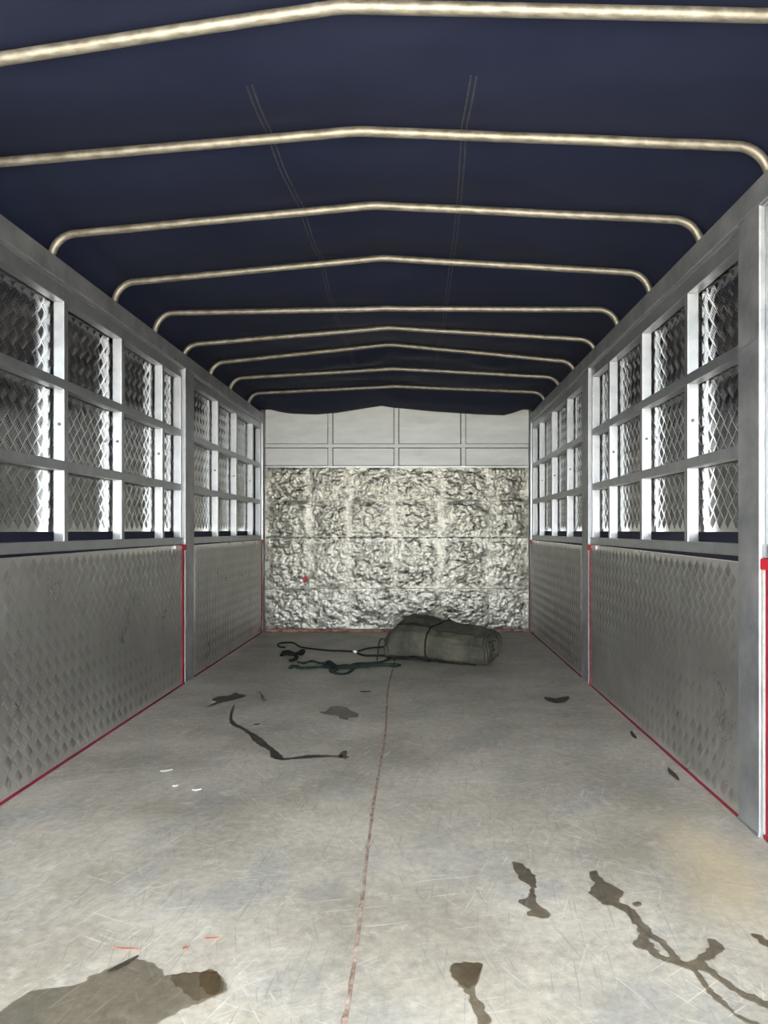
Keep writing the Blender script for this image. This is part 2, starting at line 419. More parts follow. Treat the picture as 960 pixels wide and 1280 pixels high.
# ---------------------------------------------------------------- front bulkhead
wb = empty('wall_back', ((XL + XR) / 2, YB + 0.02, 0), kind='structure')
PXM = YB / F
def bx(u): return (u - CU) * PXM
def bz(v): return CH - (v - CV) * PXM
XPK = (XL + XR) / 2 + 0.01
def wtop(x):
    t = abs(x - XPK) / 1.16; return 1.975 - 0.045 * t
V = [(XL - 0.12, YB + 0.012, 0), (XR + 0.12, YB + 0.012, 0), (XR + 0.12, YB + 0.012, wtop(XR)), (XPK, YB + 0.012, wtop(XPK)), (XL - 0.12, YB + 0.012, wtop(XL))]
V += [(x, YB + 0.05, z) for x, y, z in V]
Fc = [(0, 1, 2, 3, 4), (9, 8, 7, 6, 5)] + [(i, i + 5, (i + 1) % 5 + 5, (i + 1) % 5) for i in range(5)]
obj('backing_sheet', V, Fc, M['dirt_shade'], wb)  # dark colour stands in for shadow in the gaps beside battens and sheets
# dented lower sheets: 6 x 4 grid, each its own sheet with a flat border
us = [331.5, 387, 436, 492, 551, 611, 661]; vs = [583, 627, 672, 735.6, 789]
for r in range(4):
    for c in range(6):
        x0, x1 = bx(us[c]) + 0.0004, bx(us[c + 1]) - 0.0004
        z1, z0 = bz(vs[r]) - 0.0006, max(bz(vs[r + 1]) + 0.0006, 0.012)
        n = 54; V, Fc = [], []
        tilt = (random.uniform(-.012, .012), random.uniform(-.015, .012)); amp = random.uniform(0.75, 1.15); bul = random.uniform(0.006, 0.014)
        eL = 0.22 if c == 0 else 0.13; eR = 0.22 if c == 5 else 0.13
        for j in range(n + 1):
            for i in range(n + 1):
                a, b_ = i / n, j / n
                x = x0 + (x1 - x0) * a; z = z0 + (z1 - z0) * b_
                m_ = min(1, a / eL) * min(1, (1 - a) / eR) * min(1, b_ / 0.10) * min(1, (1 - b_) / 0.10)
                d = amp * (0.0060 * fbm(x * 11, z * 13, r * 3.1 + c, 3) + 0.0042 * nz(x * 40, z * 46, 4.4) + 0.0020 * nz(x * 90, z * 90, 9))
                d -= bul * math.sin(math.pi * a) * math.sin(math.pi * b_) * 0.7
                d += tilt[0] * (a - .5) + tilt[1] * (b_ - .5)
                if r == 2 and c == 0 and b_ > 0.8 and a < 0.55: d += 0.016 * max(0, nz(x * 14, z * 90, 2) + 0.35)
                V.append((x, YB - 0.006 + m_ * d, z))
        k = len(V)
        for j in range(n):
            for i in range(n):
                q = j * (n + 1) + i; Fc.append((q, q + 1, q + n + 2, q + n + 1))
        # returned edges give each sheet its thickness
        rim = [i for i in range(n + 1)] + [j * (n + 1) + n for j in range(1, n + 1)] + [n * (n + 1) + i for i in range(n - 1, -1, -1)] + [j * (n + 1) for j in range(n - 1, 0, -1)]
        nr_ = len(rim)
        for q in rim: V.append((V[q][0], YB + 0.0115, V[q][2]))
        for q in rim: V.append(V[q])
        for i in range(nr_):
            i2 = (i + 1) % nr_; Fc.append((k + nr_ + i, k + i, k + i2, k + nr_ + i2))
        obj('dented_sheet', V, Fc, M['galv'], wb, True)
# upper pale sheets and battens
uu = [331.5, 413, 495.5, 579, 661]
for c in range(4):
    x0, x1 = bx(uu[c]) + (0.025 if c else 0.002), bx(uu[c + 1]) - (0.025 if c < 3 else 0.002)
    for (za, zb) in ((bz(582), bz(557.4) - 0.022), (bz(557.4) + 0.018, None)):
        V, Fc = [], []; n = 14
        for j in range(n + 1):
            for i in range(n + 1):
                a, b_ = i / n, j / n; x = x0 + (x1 - x0) * a
                zt = zb if zb else wtop(x) - 0.004
                z = za + 0.003 + (zt - za - 0.003) * b_
                m_ = math.sin(math.pi * a) * math.sin(math.pi * b_)
                V.append((x, YB + 0.003 + m_ * 0.006 * fbm(x * 4, z * 7, c), z))
        for j in range(n):
            for i in range(n):
                q = j * (n + 1) + i; Fc.append((q, q + 1, q + n + 2, q + n + 1))
        k = len(V); rim = [i for i in range(n + 1)] + [j * (n + 1) + n for j in range(1, n + 1)] + [n * (n + 1) + i for i in range(n - 1, -1, -1)] + [j * (n + 1) for j in range(n - 1, 0, -1)]
        nr_ = len(rim)
        for q in rim: V.append((V[q][0], YB + 0.0115, V[q][2]))
        for q in rim: V.append(V[q])
        for i in range(nr_):
            i2 = (i + 1) % nr_; Fc.append((k + nr_ + i, k + i, k + i2, k + nr_ + i2))
        obj('wall_sheet', V, Fc, M['sheet'], wb, True)
for u in uu[1:4]:
    box('batten', (bx(u) - 0.019, YB - 0.014, bz(582.5)), (bx(u) + 0.019, YB + 0.004, wtop(bx(u)) - 0.006), M['sheet'], wb, 0.003)
box('cross_batten', (bx(332), YB - 0.0155, bz(559.8)), (bx(660.5), YB + 0.004, bz(555.2)), M['sheet'], wb, 0.003)
box('ledge_strip', (bx(332), YB - 0.013, bz(584.6)), (bx(660.5), YB + 0.004, bz(582.6)), M['frame'], wb, 0.002)
for v, m in ((672, 'dirt_shade'), (735.4, 'galv')):
    V, Fc = tube_geo([(bx(333 + 326 * i / 60), YB - 0.007 + 0.002 * nz(i * 1.3, v), bz(v) + 0.004 * nz(i * 0.5, v)) for i in range(61)], [0.0035 + 0.0028 * nz(i * 2.1, v) for i in range(61)], 6)
    obj('joint_weld', V, Fc, M[m], wb, True)
for i in range(21):                          # stitch welds on the middle joint
    u = 372 + i * 13.6 + random.uniform(-2, 2)
    if u < 655:
        box('stitch_weld', (bx(u) - 0.012, YB - 0.016, bz(672) - 0.010), (bx(u) + 0.012, YB + 0.0, bz(672) + 0.005), M['dirt_shade'], wb, 0.004)
V, Fc = tube_geo([(bx(332 + 329 * i / 110), YB - 0.018, 0.012 + 0.008 * nz(i * 0.8, 3)) for i in range(111)], [0.016 + 0.009 * abs(nz(i * 1.3, 9)) for i in range(111)], 7)
obj('rusty_foot_weld', V, Fc, M['rust'], wb, True)
V, Fc = tube_geo([(bx(382), YB - 0.022, bz(723.5)), (bx(382), YB - 0.001, bz(723.5))], 0.022, 16)
obj('paint_dot', V, Fc, M['redb'], wb)
for X, s in ((XL, -1), (XR, 1)):
    pts = [(X + s * 0.012, YB - 0.02, z) for z in (0.0, 0.6, 1.2, 1.86, 1.90, 1.925, 1.94)]
    V, Fc = tube_geo(pts, [0.024, 0.024, 0.024, 0.024, 0.022, 0.016, 0.006], 14)
    obj('corner_post', V, Fc, M['frame'], wb, True)

# ---------------------------------------------------------------- roof bows (bent pipes)
SK = 0.12                                    # left feet stand a little further forward than right feet
def ysk(w, x): return w + SK * (XR - x) / (XR - XL)
bows = [  # w (depth at the right foot), left bend, peak, right bend as seen in the photo
    (2.20, (20, 201), (447, 164), (905, 182)), (2.73, (112, 290), (468, 257), (832, 274)),
    (3.32, (181, 351), (478, 323), (779, 340)), (3.85, (223, 391), (481, 385.5), (750, 387)),
    (4.35, (257, 429), (486, 410), (727, 424)), (4.92, (285, 452), (487, 431), (702, 451)),
    (5.45, (306, 472), (492, 461), (684, 471)), (6.06, (328, 491), (494, 483), (667, 490))]
prof = []
for w in (0.02, 0.56, 1.10):
    prof.append((w, (-1.235, 1.955), (-0.16, 2.035), (0.885, 1.985)))
prof.append((1.64, (-1.235, 1.912), (-0.156, 2.038), (0.885, 1.978)))
for w, l, p, r in bows:
    q = []
    for (u, v) in (l, p, r):
        Y = w
        for _ in range(4):
            X = (u - CU) * Y / F; Y = ysk(w, X)
        q.append(at(u, v, Y))
    prof.append((w, (q[0].x, q[0].z), (q[1].x, q[1].z), (q[2].x, q[2].z)))
FXL, FXR = XL - 0.030, XR + 0.030
def bow_pts(pr):
    w, l, p, r = pr; P = []
    lx = FXL + 0.10; rx = FXR - 0.10
    zl = l[1] + (lx - l[0]) * (p[1] - l[1]) / (p[0] - l[0]); zr = r[1] + (rx - r[0]) * (p[1] - r[1]) / (p[0] - r[0])
    for i in range(9):
        a = math.pi / 2 * i / 8; P.append((FXL + 0.10 - 0.10 * math.cos(a), 1.885 + (zl - 1.885) * math.sin(a)))
    for i in range(1, 13):
        t = i / 13; P.append((lx + (p[0] - 0.05 - lx) * t, zl + (p[1] - 0.003 - zl) * t))
    P.append((p[0] - 0.03, p[1] - 0.001)); P.append((p[0], p[1])); P.append((p[0] + 0.03, p[1] - 0.001))
    for i in range(1, 13):
        t = i / 13; P.append((p[0] + 0.05 + (rx - p[0] - 0.05) * t, p[1] - 0.003 + (zr - p[1] + 0.003) * t))
    for i in range(9):
        a = math.pi / 2 * (1 - i / 8); P.append((FXR - 0.10 + 0.10 * math.cos(a), 1.885 + (zr - 1.885) * math.sin(a)))
    return P
blab = ['bent galvanised pipe roof bow above the open rear end, outermost of the row',
        'bent pipe roof bow just inside the open rear end, second of the row',
        'bent pipe roof bow overhead and behind the top edge of the picture',
        'nearest galvanised pipe roof bow, crossing the very top edge of the picture',
        'second nearest pipe roof bow in view, right bend close to the picture edge',
        'third nearest pipe roof bow in view, both bent ends visible on the rails',
        'fourth nearest pipe roof bow in view, just in front of the nearly flat bow',
        'fifth pipe roof bow in view, nearly flat, counted from the front of the picture',
        'sixth pipe roof bow in view, just behind the nearly flat bow',
        'seventh pipe roof bow in view, third from the pale front wall',
        'eighth pipe roof bow in view, second from the pale front wall',
        'farthest small pipe roof bow, closest to the pale front wall']
for k, pr in enumerate(prof):
    if k < 3: continue                       # these stand behind the camera's view; only the tarp shape uses them
    P = [(x, ysk(pr[0], x), z + 0.0015 * nz(x * 3, k * 5.0)) for x, z in bow_pts(pr)]
    root = empty('roof_bow', (XPK, ysk(pr[0], XPK), 1.885), blab[k], 'roof bow', 'bent pipe roof bows under the tarp')
    V, Fc = tube_geo(P, 0.0145, 14); obj('pipe', V, Fc, M['pipe'], root, True)
    for X in (FXL, FXR):
        Y = ysk(pr[0], X)
        V, Fc = tube_geo([(X, Y, 1.8895), (X, Y, 1.894), (X, Y, 1.899)], [0.022, 0.020, 0.015], 12)
        obj('foot_weld', V, Fc, M['rail'], root, True)

# ---------------------------------------------------------------- navy tarp over the bows
WS = [p[0] for p in prof]
def tarp_params(w):
    if w <= WS[0]: return prof[0], 0.0
    if w >= WS[-1]: return prof[-1], 0.0
    for i in range(len(WS) - 1):
        if WS[i] <= w <= WS[i + 1]:
            t = (w - WS[i]) / (WS[i + 1] - WS[i]); a, b_ = prof[i], prof[i + 1]
            mixp = [w] + [tuple(a[k][j] * (1 - t) + b_[k][j] * t for j in (0, 1)) for k in (1, 2, 3)]
            return mixp, 4 * t * (1 - t)
HEM = [(331, 512), (336, 511), (345, 514), (365, 517), (395, 518), (420, 516), (445, 512), (465, 509), (475, 506.5), (485, 509), (510, 511), (540, 514), (570, 516), (600, 518), (630, 519), (645, 515), (655, 511), (661, 511)]
def hem(x):
    u = CU + x * F / 6.63
    if u <= HEM[0][0]: v = HEM[0][1]
    elif u >= HEM[-1][0]: v = HEM[-1][1]
    else:
        for (a, va), (b_, vb) in zip(HEM, HEM[1:]):
            if a <= u <= b_: v = va + (vb - va) * (u - a) / (b_ - a); break
    return CH - (v - CV) * 6.63 / F
def tarp_col(w, dips=True):
    pr, sag = tarp_params(w)
    P = bow_pts(pr); out = []
    OX = 0.125
    for z in (0.50, 0.75, 1.0, 1.25, 1.5, 1.75, 1.84): out.append((XL - OX + 0.02 * (z > 1.8), z + 0.0))
    cx = XPK
    nP = len(P)
    for i, (x, z) in enumerate(P):
        if i < 9: a = math.pi / 2 * i / 8; x2, z2 = x - 0.026 * math.cos(a) - 0.03 * math.cos(a) ** 2, z + 0.024 * math.sin(a)
        elif i >= nP - 9: a = math.pi / 2 * (nP - 1 - i) / 8; x2, z2 = x + 0.026 * math.cos(a) + 0.03 * math.cos(a) ** 2, z + 0.024 * math.sin(a)
        else: x2, z2 = x, z + 0.024
        e = 1 - min(1, abs(x - cx) / 1.18) ** 4
        k = 0.35 + 1.6 * max(0, (w - 3.6) / 2.5)
        wr = fbm(x * 2.6 + 0.6 * w, w * 3.0, 0.5, 4) * 0.018 * k
        wr2 = abs(nz(x * 1.4 - w * 1.2, w * 2.5 + x * 2.0, 3.0)) * 0.034 * k
        z2 += -sag * (0.016 * e + wr2 * e) + wr * sag * e + (0.004 * (1 - sag))
        out.append((x2, z2))
    for z in (1.84, 1.75, 1.5, 1.25, 1.0, 0.75, 0.50): out.append((XR + OX - 0.02 * (z > 1.8), z))
    return [(x, ysk(w, x), z) for x, z in out]
rows = []
w = -0.12
while w < 6.06: rows.append(tarp_col(w)); w += 0.045
base = tarp_col(6.06); rows.append(base)
def endrow(t, Yc, f):
    o = []
    for (x, y, z) in base:
        if z < 1.86 and (x < XL - 0.05 or x > XR + 0.05): o.append((x, y + (Yc - y), z)); continue
        o.append((x, y + (Yc - y), f(x, z)))
    return o
def lerpz(t): return lambda x, z: z * (1 - t) + hem(min(max(x, XL), XR)) * t + 0.020 * t * (1 - t) * 4 * nz(x * 5, t * 3, 7) - 0.018 * t * (1 - t) * 4
for t in (0.12, 0.24, 0.36, 0.48, 0.6, 0.72, 0.84, 0.93, 1.0):
    rows.append(endrow(t, 6.16 + (6.63 - 6.16) * t, lerpz(t)))
rows.append(endrow(1, 6.655, lambda x, z: max(hem(min(max(x, XL), XR)) + 0.02, wtop(x) + 0.022)))
rows.append(endrow(1, 6.75, lambda x, z: wtop(x) + 0.025))
rows.append([(x, 6.76, min(z, 1.4) if z > 1.3 else z) for x, y, z in rows[-1]])
V = [p for r in rows for p in r]; nc = len(rows[0]); Fc = []
for j in range(len(rows) - 1):
    for i in range(nc - 1):
        q = j * nc + i; Fc.append((q, q + nc, q + nc + 1, q + 1))
tarp = empty('roof_tarp', (XPK, 3.3, 1.89), 'dark navy tarpaulin stretched over the pipe bows as roof', 'tarpaulin')
ob = obj('cover', V, Fc, M['tarp'], tarp, True)
sm = ob.modifiers.new('thickness', 'SOLIDIFY'); sm.thickness = 0.0015; sm.offset = 1
# double stitched seams running along the truck, laid just under the cover
def seam_line(ci, dx, r0, r1):
    V, Fc = [], []
    k = 0
    for j in range(r0, r1):
        x, y, z = rows[j][ci]; x2, y2, z2 = rows[j][ci + 1]
        f = dx; px, py, pz = x + (x2 - x) * f, y + (y2 - y) * f, z + (z2 - z) * f
        V += [(px - 0.0025, py, pz - 0.0022), (px + 0.0025, py, pz - 0.0022), (px + 0.0025, py, pz + 0.0005), (px - 0.0025, py, pz + 0.0005)]
    n = r1 - r0
    for j in range(n - 1):
        a = j * 4; Fc += [(a, a + 4, a + 5, a + 1), (a + 3, a + 2, a + 6, a + 7), (a + 1, a + 5, a + 6, a + 2), (a, a + 3, a + 7, a + 4)]
    obj('stitched_seam', V, Fc, M['seam'], tarp)
cl = min(range(nc), key=lambda i: abs(rows[60][i][0] + 0.45) + (0 if rows[60][i][2] > 1.9 else 9))
cr = min(range(nc), key=lambda i: abs(rows[60][i][0] - 0.11) + (0 if rows[60][i][2] > 1.9 else 9))
for c in (cl, cr):
    seam_line(c, 0.2, 45, len(rows) - 30); seam_line(c, 0.38, 45, len(rows) - 30)

# ---------------------------------------------------------------- rolled tarp bundle
A0 = Vector((-0.218, 5.225, 0)); ax = Vector((0.906, -0.423, 0)).normalized(); bx_ = Vector((0.423, 0.906, 0)).normalized()
LEN, WID = 0.70, 0.40
def sect(t, a):
    """outline of the flattened roll at length t (0..1), angle a"""
    hgt = 0.288 - 0.055 * t + 0.012 * math.sin(t * 7); wid = WID * (0.94 + 0.06 * math.sin(t * 5 + 1))
    if t < 0.10: hgt *= 0.80 + 2.0 * t
    if t > 0.86: hgt *= 1 - 0.9 * (t - 0.86); wid *= 1 - 0.9 * (t - 0.86)
    ca, sa = math.cos(a), math.sin(a); ex = 0.62
    c = math.copysign(abs(ca) ** ex, ca); s_ = math.copysign(abs(sa) ** ex, sa)
    b_ = wid / 2 + c * wid / 2; z = hgt / 2 + s_ * hgt / 2
    # the front is lower than the back; the top slopes
    z *= 0.74 + 0.26 * min(1, b_ / wid * 1.5)
    if z > 0.02:
        k = 0.010
        d = 1.5 * k * fbm(t * 5, a * 1.8, 1.0, 5) + 0.009 * nz(t * 2 + a * 2.2, a * 5, 4)
        b_ += c * d; z = max(0.002, z + s_ * d)
    # pinch where the cord is tied
    z -= 0.014 * math.exp(-((t - 0.47 + 0.10 * (b_ / wid - .5)) / 0.035) ** 2) * (z / hgt) 
    if c < 0: b_ += 0.010 * math.exp(-((t - 0.43) / 0.03) ** 2)
    return b_, z
def bpt(t, a, out=0.0):
    b_, z = sect(t, a)
    b_ += math.cos(a) * out; z += math.sin(a) * out
    skew = 0.02 * math.sin(a * 2 + 1) * (1 if t > 0.9 else 0.4)
    return A0 + ax * (LEN * t + skew * t) + bx_ * b_ + Vector((0, 0, max(z, 0.0015)))
root = empty('rolled_tarp', (0.2, 5.3, 0), 'olive grey folded and rolled canvas tarp tied with cord on the floor', 'tarp bundle')
nt_, na = 70, 72
V, Fc = [], []
for i in range(nt_ + 1):
    for k in range(na): V.append(tuple(bpt(i / nt_, 2 * math.pi * k / na)))
for i in range(nt_):
    for k in range(na):
        k2 = (k + 1) % na; Fc.append((i * na + k, i * na + k2, (i + 1) * na + k2, (i + 1) * na + k))
body_end = nt_ * na
# left end: folded in layers; right end: spiral of rolled layers
def cap(ti, sgn, turns, depth):
    global V, Fc
    ring0 = 0 if ti == 0 else body_end
    cb, cz = sect(ti, 0)[0] * 0.0 + WID * 0.47, 0.105
    cen = A0 + ax * (LEN * ti) + bx_ * cb + Vector((0, 0, cz))
    nr = 34; prev = [ring0 + k for k in range(na)]
    O = [Vector(V[q]) for q in prev]
    for r in range(1, nr):
        f = 1 - r / nr; cur = []
        for k in range(na):
            ph = (turns * f - k / na) % 1.0
            dd = depth * (0.9 if ph < 0.62 else -1.0) * min(1, f * 5) - (0.022 if ti else 0.0) * min(1, (1 - f) * 6) + 0.004 * nz(f * 6, k * .2, ti)
            p = cen + (O[k] - cen) * f + ax * sgn * (dd + 0.004)
            V.append(tuple(p)); cur.append(len(V) - 1)
        for k in range(na):
            k2 = (k + 1) % na
            q = (prev[k], prev[k2], cur[k2], cur[k]); Fc.append(q if sgn > 0 else q[::-1])
        prev = cur
    Fc.append(tuple(prev) if sgn > 0 else tuple(prev[::-1]))
cap(0, -1, 3, 0.006); cap(1, 1, 3.5, 0.010)
obj('canvas_roll', V, Fc, M['canvas'], root, True)
# rolled layers standing out of the right end as one spiral edge
ce = A0 + ax * LEN + bx_ * (WID * 0.47) + Vector((0, 0, 0.105))
P, rd = [], []
for i in range(150):
    th = 2 * math.pi * 3.1 * i / 149; f = 0.90 - 0.255 * th / (2 * math.pi)
    o_ = bpt(1.0, (math.pi * 1.3 - th) % (2 * math.pi))
    P.append(ce + (o_ - ce) * f + ax * (0.004 + 0.006 * nz(i * 0.12, 3.3))); rd.append(0.0125 + 0.003 * nz(i * 0.3, 1.1))
V, Fc = tube_geo(P, rd, 8); obj('rolled_edge', V, Fc, M['canvas'], root, True)
# outer flap: front lower edge and its diagonal end
V, Fc = [], []
ts = [0.03 + 0.84 * i / 40 for i in range(41)]
angs = [math.pi * 1.16 - math.pi * 0.55 * j / 14 for j in range(15)]
for i, t in enumerate(ts):
    for j, a in enumerate(angs):
        tt = t + (0.07 * j / 14 if i == 40 else 0.07 * j / 14 * (i / 40) ** 6)
        V.append(tuple(bpt(tt, a, 0.007 + 0.003 * nz(t * 9, a * 2))))
n = len(V)
for i, t in enumerate(ts):
    for j, a in enumerate(angs):
        tt = t + 0.07 * j / 14 * ((i / 40) ** 6)
        V.append(tuple(bpt(tt, a, 0.001)))
for i in range(40):
    for j in range(14):
        q = i * 15 + j; Fc.append((q, q + 1, q + 16, q + 15))
for i in range(40):
    q = i * 15; Fc.append((q, q + 15, n + q + 15, n + q)); q += 14; Fc.append((q + 15, q, n + q, n + q + 15))
for j in range(14):
    q = 40 * 15 + j; Fc.append((q, q + 1, n + q + 1, n + q)); q = j; Fc.append((q + 1, q, n + q, n + q + 1))
obj('outer_flap', V, Fc, M['canvas'], root, True)
# tying cord round the middle and along the front
P = []
for k in range(73):
    a = 2 * math.pi * k / 72
    b_ = sect(0.45, a)[0] / WID
    P.append(bpt(0.43 + 0.08 * (b_ - 0.1), a, 0.011))
V, Fc = tube_geo(P, 0.0055, 8); obj('tying_cord', V, Fc, M['rope'], root, True)
P = [bpt(0.0 + 0.92 * i / 50, math.pi * 1.24 + 0.05 * nz(i * .3, 2), 0.013) for i in range(51)]
V, Fc = tube_geo(P, 0.005, 8); obj('edge_cord', V, Fc, M['rope'], root, True)

# ---------------------------------------------------------------- cords and straps lying on the floor
def zp(x, y, z=0.006, ox=335, oy=780, sc=5.486):
    return fl(ox + x / sc, oy + y / sc, z)
r = empty('tie_cord', zp(400, 180, 0), 'thin black cord looped on the floor left of the rolled tarp', 'cord')
V, Fc = tube_geo(spline([zp(118, 160), zp(85, 157), zp(68, 147), zp(78, 134), zp(115, 128), zp(175, 130), zp(235, 160), zp(400, 180), zp(500, 184), zp(600, 190)], 8), 0.0065, 8)
obj('long_strand', V, Fc, M['rope'], r, True)
V, Fc = tube_geo(spline([zp(600, 190), zp(640, 180), zp(690, 166), zp(800, 156)], 8), 0.0065, 8); obj('loop_strand', V, Fc, M['rope'], r, True)
V, Fc = tube_geo(spline([zp(600, 190), zp(625, 205), zp(665, 216), zp(740, 217), zp(835, 218)], 8), 0.0085, 8); obj('loop_strand', V, Fc, M['rope'], r, True)
bm = bmesh.new(); bmesh.ops.create_icosphere(bm, subdivisions=2, radius=0.016)
k0 = zp(600, 190, 0.013)
V = [tuple(Vector((v.co.x * 1.2, v.co.y, v.co.z * 0.75)) * (1 + 0.25 * nz(*(v.co * 90))) + k0) for v in bm.verts]; Fc = [[v.index for v in f.verts] for f in bm.faces]; bm.free()
obj('pale_knot', V, Fc, M['chipw'], r, True)
r = empty('end_loop', zp(765, 250, 0), 'thin dark cord loop standing up at the left end of the rolled tarp', 'cord')
b0 = zp(748, 252, 0.005)
P = spline([b0, b0 + Vector((0.005, 0.004, 0.05)), b0 + Vector((0.014, 0.008, 0.12)), b0 + Vector((0.028, 0.01, 0.145)), b0 + Vector((0.047, 0.012, 0.14)), b0 + Vector((0.058, 0.02, 0.10))], 8)
V, Fc = tube_geo(P, 0.0042, 8); obj('strand', V, Fc, M['rope'], r, True)
r = empty('rag_clump', zp(165, 215, 0), 'crumpled black rag clump on the floor by the cord end', 'rag')
for pts, rad in (([(95, 212), (105, 192), (135, 186), (180, 200), (215, 192), (240, 180), (242, 196), (222, 208)], 0.016), ([(100, 200), (140, 206), (185, 208), (240, 190)], 0.02), ([(185, 205), (195, 225), (190, 240), (150, 250)], 0.018)):
    P = spline([zp(x, y, rad * 0.72) for x, y in pts], 6)
    V, Fc = tube_geo(P, [rad * (0.8 + 0.35 * nz(i * 0.6, rad * 100)) for i in range(len(P))], 8, 0.7, (0, 0, 1)); obj('fold', V, Fc, M['rope'], r, True)
r = empty('webbing_strap', zp(480, 300, 0), 'dark green webbing strap piled on the floor in front of the tarp', 'strap')
for pts, rad, f in (([(155, 300), (170, 288), (195, 291), (215, 302), (300, 298), (360, 293), (430, 296), (520, 300), (620, 292), (760, 282), (860, 276), (900, 284)], 0.020, 0.5),
                    ([(205, 262), (225, 265), (250, 266), (300, 254), (350, 266), (400, 270), (450, 285), (560, 283), (620, 272), (760, 262), (832, 240)], 0.015, 0.6),
                    ([(428, 300), (432, 325), (470, 338), (520, 341), (560, 328), (600, 298), (680, 280)], 0.013, 0.6),
                    ([(390, 285), (412, 258), (440, 272), (470, 300), (450, 318), (425, 300)], 0.017, 0.7),
                    ([(480, 288), (600, 290), (720, 276), (890, 285)], 0.021, 0.6)):
    P = spline([zp(x, y, rad * f * 0.95) for x, y in pts], 8)
    V, Fc = tube_geo(P, [rad * (0.85 + 0.35 * nz(i * 0.35, rad * 300)) for i in range(len(P))], 8, f, (0, 0, 1)); obj('strap_length', V, Fc, M['strap'], r, True)

# ---------------------------------------------------------------- water stains on the floor
def film(name, loops, m, label, cat='water stain', group='water stains on the floor', z=0.0012):
    """flat irregular film; loops of floor points, first the outline, then holes"""
    bm = bmesh.new(); edges = []
    for lp in loops:
        pts = []
        n = len(lp)
        for i in range(n):                              # smooth, slightly ragged outline
            p0, p1, p2, p3 = (lp[(i + d) % n] for d in (-1, 0, 1, 2))
            for k in range(5):
                t = k / 5
                q = 0.5 * ((2 * p1) + (p2 - p0) * t + (2 * p0 - 5 * p1 + 4 * p2 - p3) * t * t + (3 * p1 - p0 - 3 * p2 + p3) * t ** 3)
                L = (p2 - p1).length
                a = min(0.009, L * 0.30)
                q = q + Vector((nz(q.x * 85, q.y * 85, 1), nz(q.x * 85, q.y * 85, 6), 0)) * a
                pts.append((q.x, q.y, z))
        vs_ = [bm.verts.new(p) for p in pts]
        edges += [bm.edges.new((vs_[i], vs_[(i + 1) % len(vs_)])) for i in range(len(vs_))]
    bmesh.ops.triangle_fill(bm, use_beauty=True, use_dissolve=False, edges=edges, normal=(0, 0, 1))
    geo = bmesh.ops.extrude_face_region(bm, geom=list(bm.faces))
    for v in geo['geom']:
        if isinstance(v, bmesh.types.BMVert): v.co.z = 0.0003
    bmesh.ops.recalc_face_normals(bm, faces=list(bm.faces))
    # keep only the top skin and its rim: the underside rests on the plate
    bot = [f for f in bm.faces if all(abs(v.co.z - 0.0003) < 1e-6 for v in f.verts)]
    bmesh.ops.delete(bm, geom=bot, context='FACES_ONLY')
    bm.verts.index_update()
    V = [tuple(v.co) for v in bm.verts]; Fc = [[v.index for v in f.verts] for f in bm.faces]; bm.free()
    c = np.mean(np.array(V), 0)
    o = obj(name, V, Fc, m, None, False, (c[0], c[1], 0))
    return tag(o, label, cat, group)
def px(lst, ox, oy, sc): return [fl(ox + x / sc, oy + y / sc) for x, y in lst]
film('water_stain', [px([(-60, 330), (0, 290), (30, 260), (110, 212), (180, 200), (290, 182), (370, 140), (470, 97), (540, 92), (600, 120), (622, 145), (720, 140), (800, 132), (840, 165), (850, 205), (800, 235), (720, 265), (650, 295), (580, 335), (480, 400), (200, 440), (-60, 430)], 0, 1170, 3)], M['wetp'],
     'large grey brown wet patch spreading at the bottom left of the floor')
film('water_stain', [px([(640, 150), (720, 142), (800, 136), (832, 165), (842, 203), (800, 228), (740, 240), (700, 215), (660, 185)], 0, 1170, 3)], M['wet'],
     'darker brown wet tip on the right end of the large wet patch', z=0.0022)
film('water_stain', [px([(748, 150), (800, 140), (828, 168), (822, 205), (800, 222), (770, 215), (752, 185)], 0, 1170, 3)], M['wet'],
     'darkest brown muddy spot inside the brown tip of the large wet patch', z=0.0030)
film('water_stain', [px([(55, 52), (95, 60), (130, 90), (145, 130), (138, 155), (145, 195), (180, 220), (192, 240), (170, 250), (110, 238), (118, 220), (80, 190), (115, 170), (115, 150), (125, 135), (85, 115), (75, 90)], 620, 1060, 2.8235)], M['wet'],
     'short hourglass shaped brown water stain right of the floor seam')
film('water_stain', [px([(330, 85), (355, 82), (380, 115), (445, 150), (450, 165), (435, 190), (490, 220), (515, 260), (548, 285), (552, 305), (600, 330), (635, 380), (665, 403), (700, 395), (750, 350), (745, 325), (765, 325), (805, 352), (795, 365), (760, 395), (740, 408), (800, 460), (870, 505), (960, 548), (1020, 575), (1010, 588), (950, 560), (860, 520), (780, 465), (715, 430), (745, 480), (800, 540), (860, 588), (930, 620), (1000, 660), (980, 672), (900, 630), (850, 600), (790, 550), (740, 500), (690, 440), (625, 412), (570, 390), (530, 360), (490, 350), (482, 332), (500, 320), (500, 290), (470, 250), (430, 215), (375, 195), (335, 165), (338, 140), (350, 125), (330, 100)], 620, 1060, 2.8235),
     px([(540, 320), (560, 326), (590, 350), (612, 385), (585, 378), (555, 348)], 620, 1060, 2.8235)], M['wet'],
     'long branching brown water trail running to the lower right corner')
film('water_stain', [px([(482, 196), (496, 191), (512, 195), (515, 203), (500, 207), (485, 203)], 620, 1060, 2.8235)], M['wet'],
     'tiny round water drop beside the head of the long branching trail')
film('water_stain', [px([(900, 305), (930, 308), (960, 325), (1000, 345), (1000, 372), (950, 345), (920, 325)], 620, 1060, 2.8235)], M['wetd'],
     'dark wet mark cut off by the right edge of the picture')
